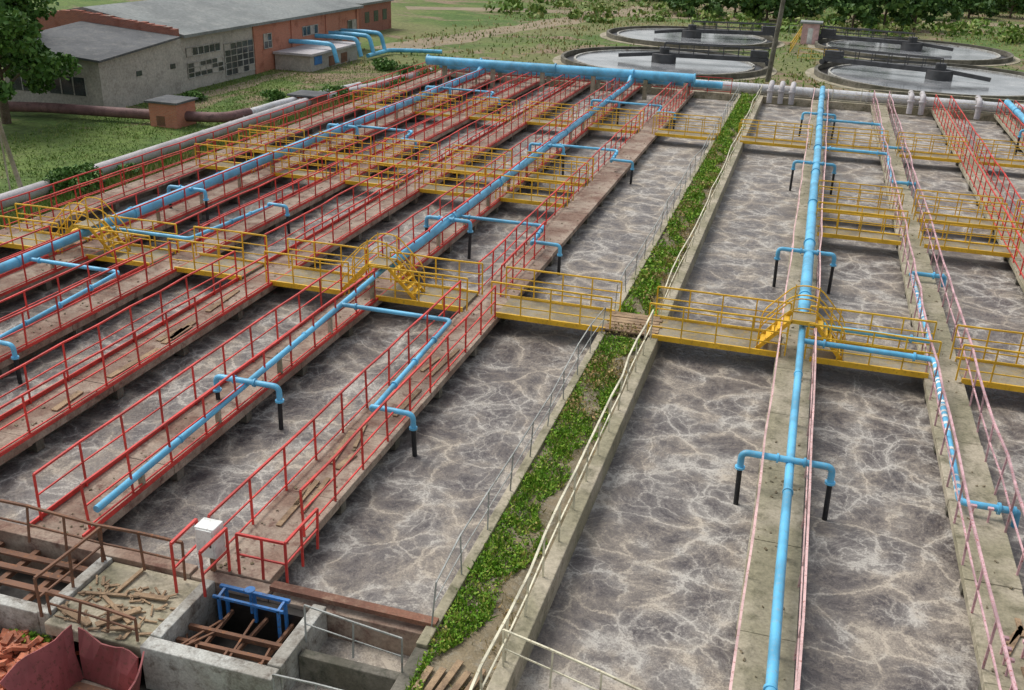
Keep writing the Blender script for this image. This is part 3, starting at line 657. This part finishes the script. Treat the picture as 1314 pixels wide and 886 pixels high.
for _ in range(520):
    x=-12.6+random.gauss(0,.6);y=10.85+random.gauss(0,.4); 
    if x>-11.75: continue
    a=random.uniform(0,3.14); z=-.93+random.random()*.55*max(0,1.1-abs(y-10.9)); m.beam((x,y,z),(x+.24*math.cos(a),y+.24*math.sin(a),z+J(.09)),.12,.07,J(.8))
m.obj('bricks','brickloose',e)
e=empty('scattered_planks'); m=MB()
for (x,y,z,a,l) in ((-11.5,12.4,.0,.2,.9),(-11.,12.1,.0,-.5,1.1),(-10.8,11.9,.03,.9,.8),(-11.3,12.9,.0,1.5,.8),(-10.6,12.6,.02,.1,.7),(-11.6,11.7,.0,-.3,.9),(-10.5,11.65,.05,.4,.6)):
    m.beam((x-math.cos(a)*l/2,y-math.sin(a)*l/2,z-.04),(x+math.cos(a)*l/2,y+math.sin(a)*l/2,z-.02),random.uniform(.06,.14),.035)
for _ in range(90):
    x=-11.+J(1.);y=12.1+J(.7);a=random.uniform(0,3.14);l=random.uniform(.06,.3); m.beam((x,y,-.05),(x+math.cos(a)*l,y+math.sin(a)*l,-.04+J(.03)),random.uniform(.02,.06),.02)
for _ in range(9):
    y=15+random.random()*11; a=1.57+J(.25); x=-9.4+J(.25); l=random.uniform(.7,2.2); m.beam((x,y,.03),(x+math.cos(a)*l,y+math.sin(a)*l,.03),random.uniform(.08,.16),.03)
for _ in range(5):
    y=14+random.random()*3; a=1.57+J(.6); x=4.9+J(.3); l=random.uniform(.4,1.); m.beam((x,y,.03),(x+math.cos(a)*l,y+math.sin(a)*l,.03),.1,.03)
for _ in range(6):
    y=16.5+random.random()*9; a=1.57+J(.15); x=-17.7+J(.3); l=random.uniform(1,2.2); m.beam((x,y,.03),(x+math.cos(a)*l,y+math.sin(a)*l,.03),.18,.03)
for k in range(5): m.beam((-5.0+k*.2,11.5+J(.3),-.0),(-4.9+k*.22,12.7+J(.3),.02),.12,.03)
m.obj('planks','wood',e)
e=empty('front_weeds')
blades('grass_blades',np.concatenate([clumped(-8.5,-5.4,9.5,11.2,3500,30,.2,-.95),clumped(-13.5,-11.6,11.,11.5,700,5,.15,-.9)]),.22,.015,'weed',.5,e)
P=clumped(-8.5,-5.4,9.5,11.2,3000,25,.2,-.85); P[:,2]+=rng.uniform(0,.2,len(P)); quads('broad_leaves',P,.06,'weed',e)
P=clumped(-12.9,-11.9,11.1,11.6,1100,4,.16,-.75); P[:,2]+=rng.uniform(0,.25,len(P)); quads('broad_leaves',P,.06,'weed',e)
MB().bx(-16,-5.4,7,11.19,-1.02,-.97).obj('concrete_pad','concL')
e=empty('red_pipe_stands'); m=MB()
for y in (15.6,15.9,16.2,20.8): 
    for x in (4.75,5.1): m.beam((x,y,0),(x,y,.35),.04,.04); m.bx(x-.06,x+.06,y-.04,y+.04,.33,.38)
m.obj('stands','lilac',e)

# ------------------------------------------------------------------ camera, light
yaw,pitch,roll,f=-0.282127327103985,0.411123354159771,0.033485774941604915,1259.478511829503
fw=Vector((math.sin(yaw)*math.cos(pitch),math.cos(yaw)*math.cos(pitch),-math.sin(pitch))); r=Vector((math.cos(yaw),-math.sin(yaw),0)); u=r.cross(fw)
c,s=math.cos(roll),math.sin(roll); r2=r*c+u*s; u2=u*c-r*s
cam=bpy.data.cameras.new('camera'); co=bpy.data.objects.new('camera',cam); COL.objects.link(co)
mt=Matrix((r2,u2,-fw)).transposed().to_4x4(); mt.translation=Vector((0,0,12)); co.matrix_world=mt
cam.sensor_width=36; cam.lens=f/1314*36; cam.clip_end=3000; cam.clip_start=.1; scene.camera=co
el,az=math.radians(56),math.radians(-70)
sd=Vector((math.sin(az)*math.cos(el),math.cos(az)*math.cos(el),math.sin(el)))
sl=bpy.data.lights.new('sun','SUN'); sl.energy=2.; sl.angle=math.radians(25); sl.color=(1,.96,.9)
so=bpy.data.objects.new('sun',sl); COL.objects.link(so); so.rotation_euler=sd.to_track_quat('Z','Y').to_euler(); so.location=(0,0,60)
w=bpy.data.worlds.new('World'); scene.world=w; w.use_nodes=True; nt=w.node_tree; bg=nt.nodes['Background']
sky=nt.nodes.new('ShaderNodeTexSky'); sky.sky_type='NISHITA'; sky.sun_disc=False; sky.sun_elevation=el; sky.sun_rotation=az; sky.dust_density=3.; sky.air_density=1.2
hs=nt.nodes.new('ShaderNodeHueSaturation'); hs.inputs['Saturation'].default_value=.35; nt.links.new(sky.outputs[0],hs.inputs['Color']); nt.links.new(hs.outputs[0],bg.inputs[0]); bg.inputs[1].default_value=.15
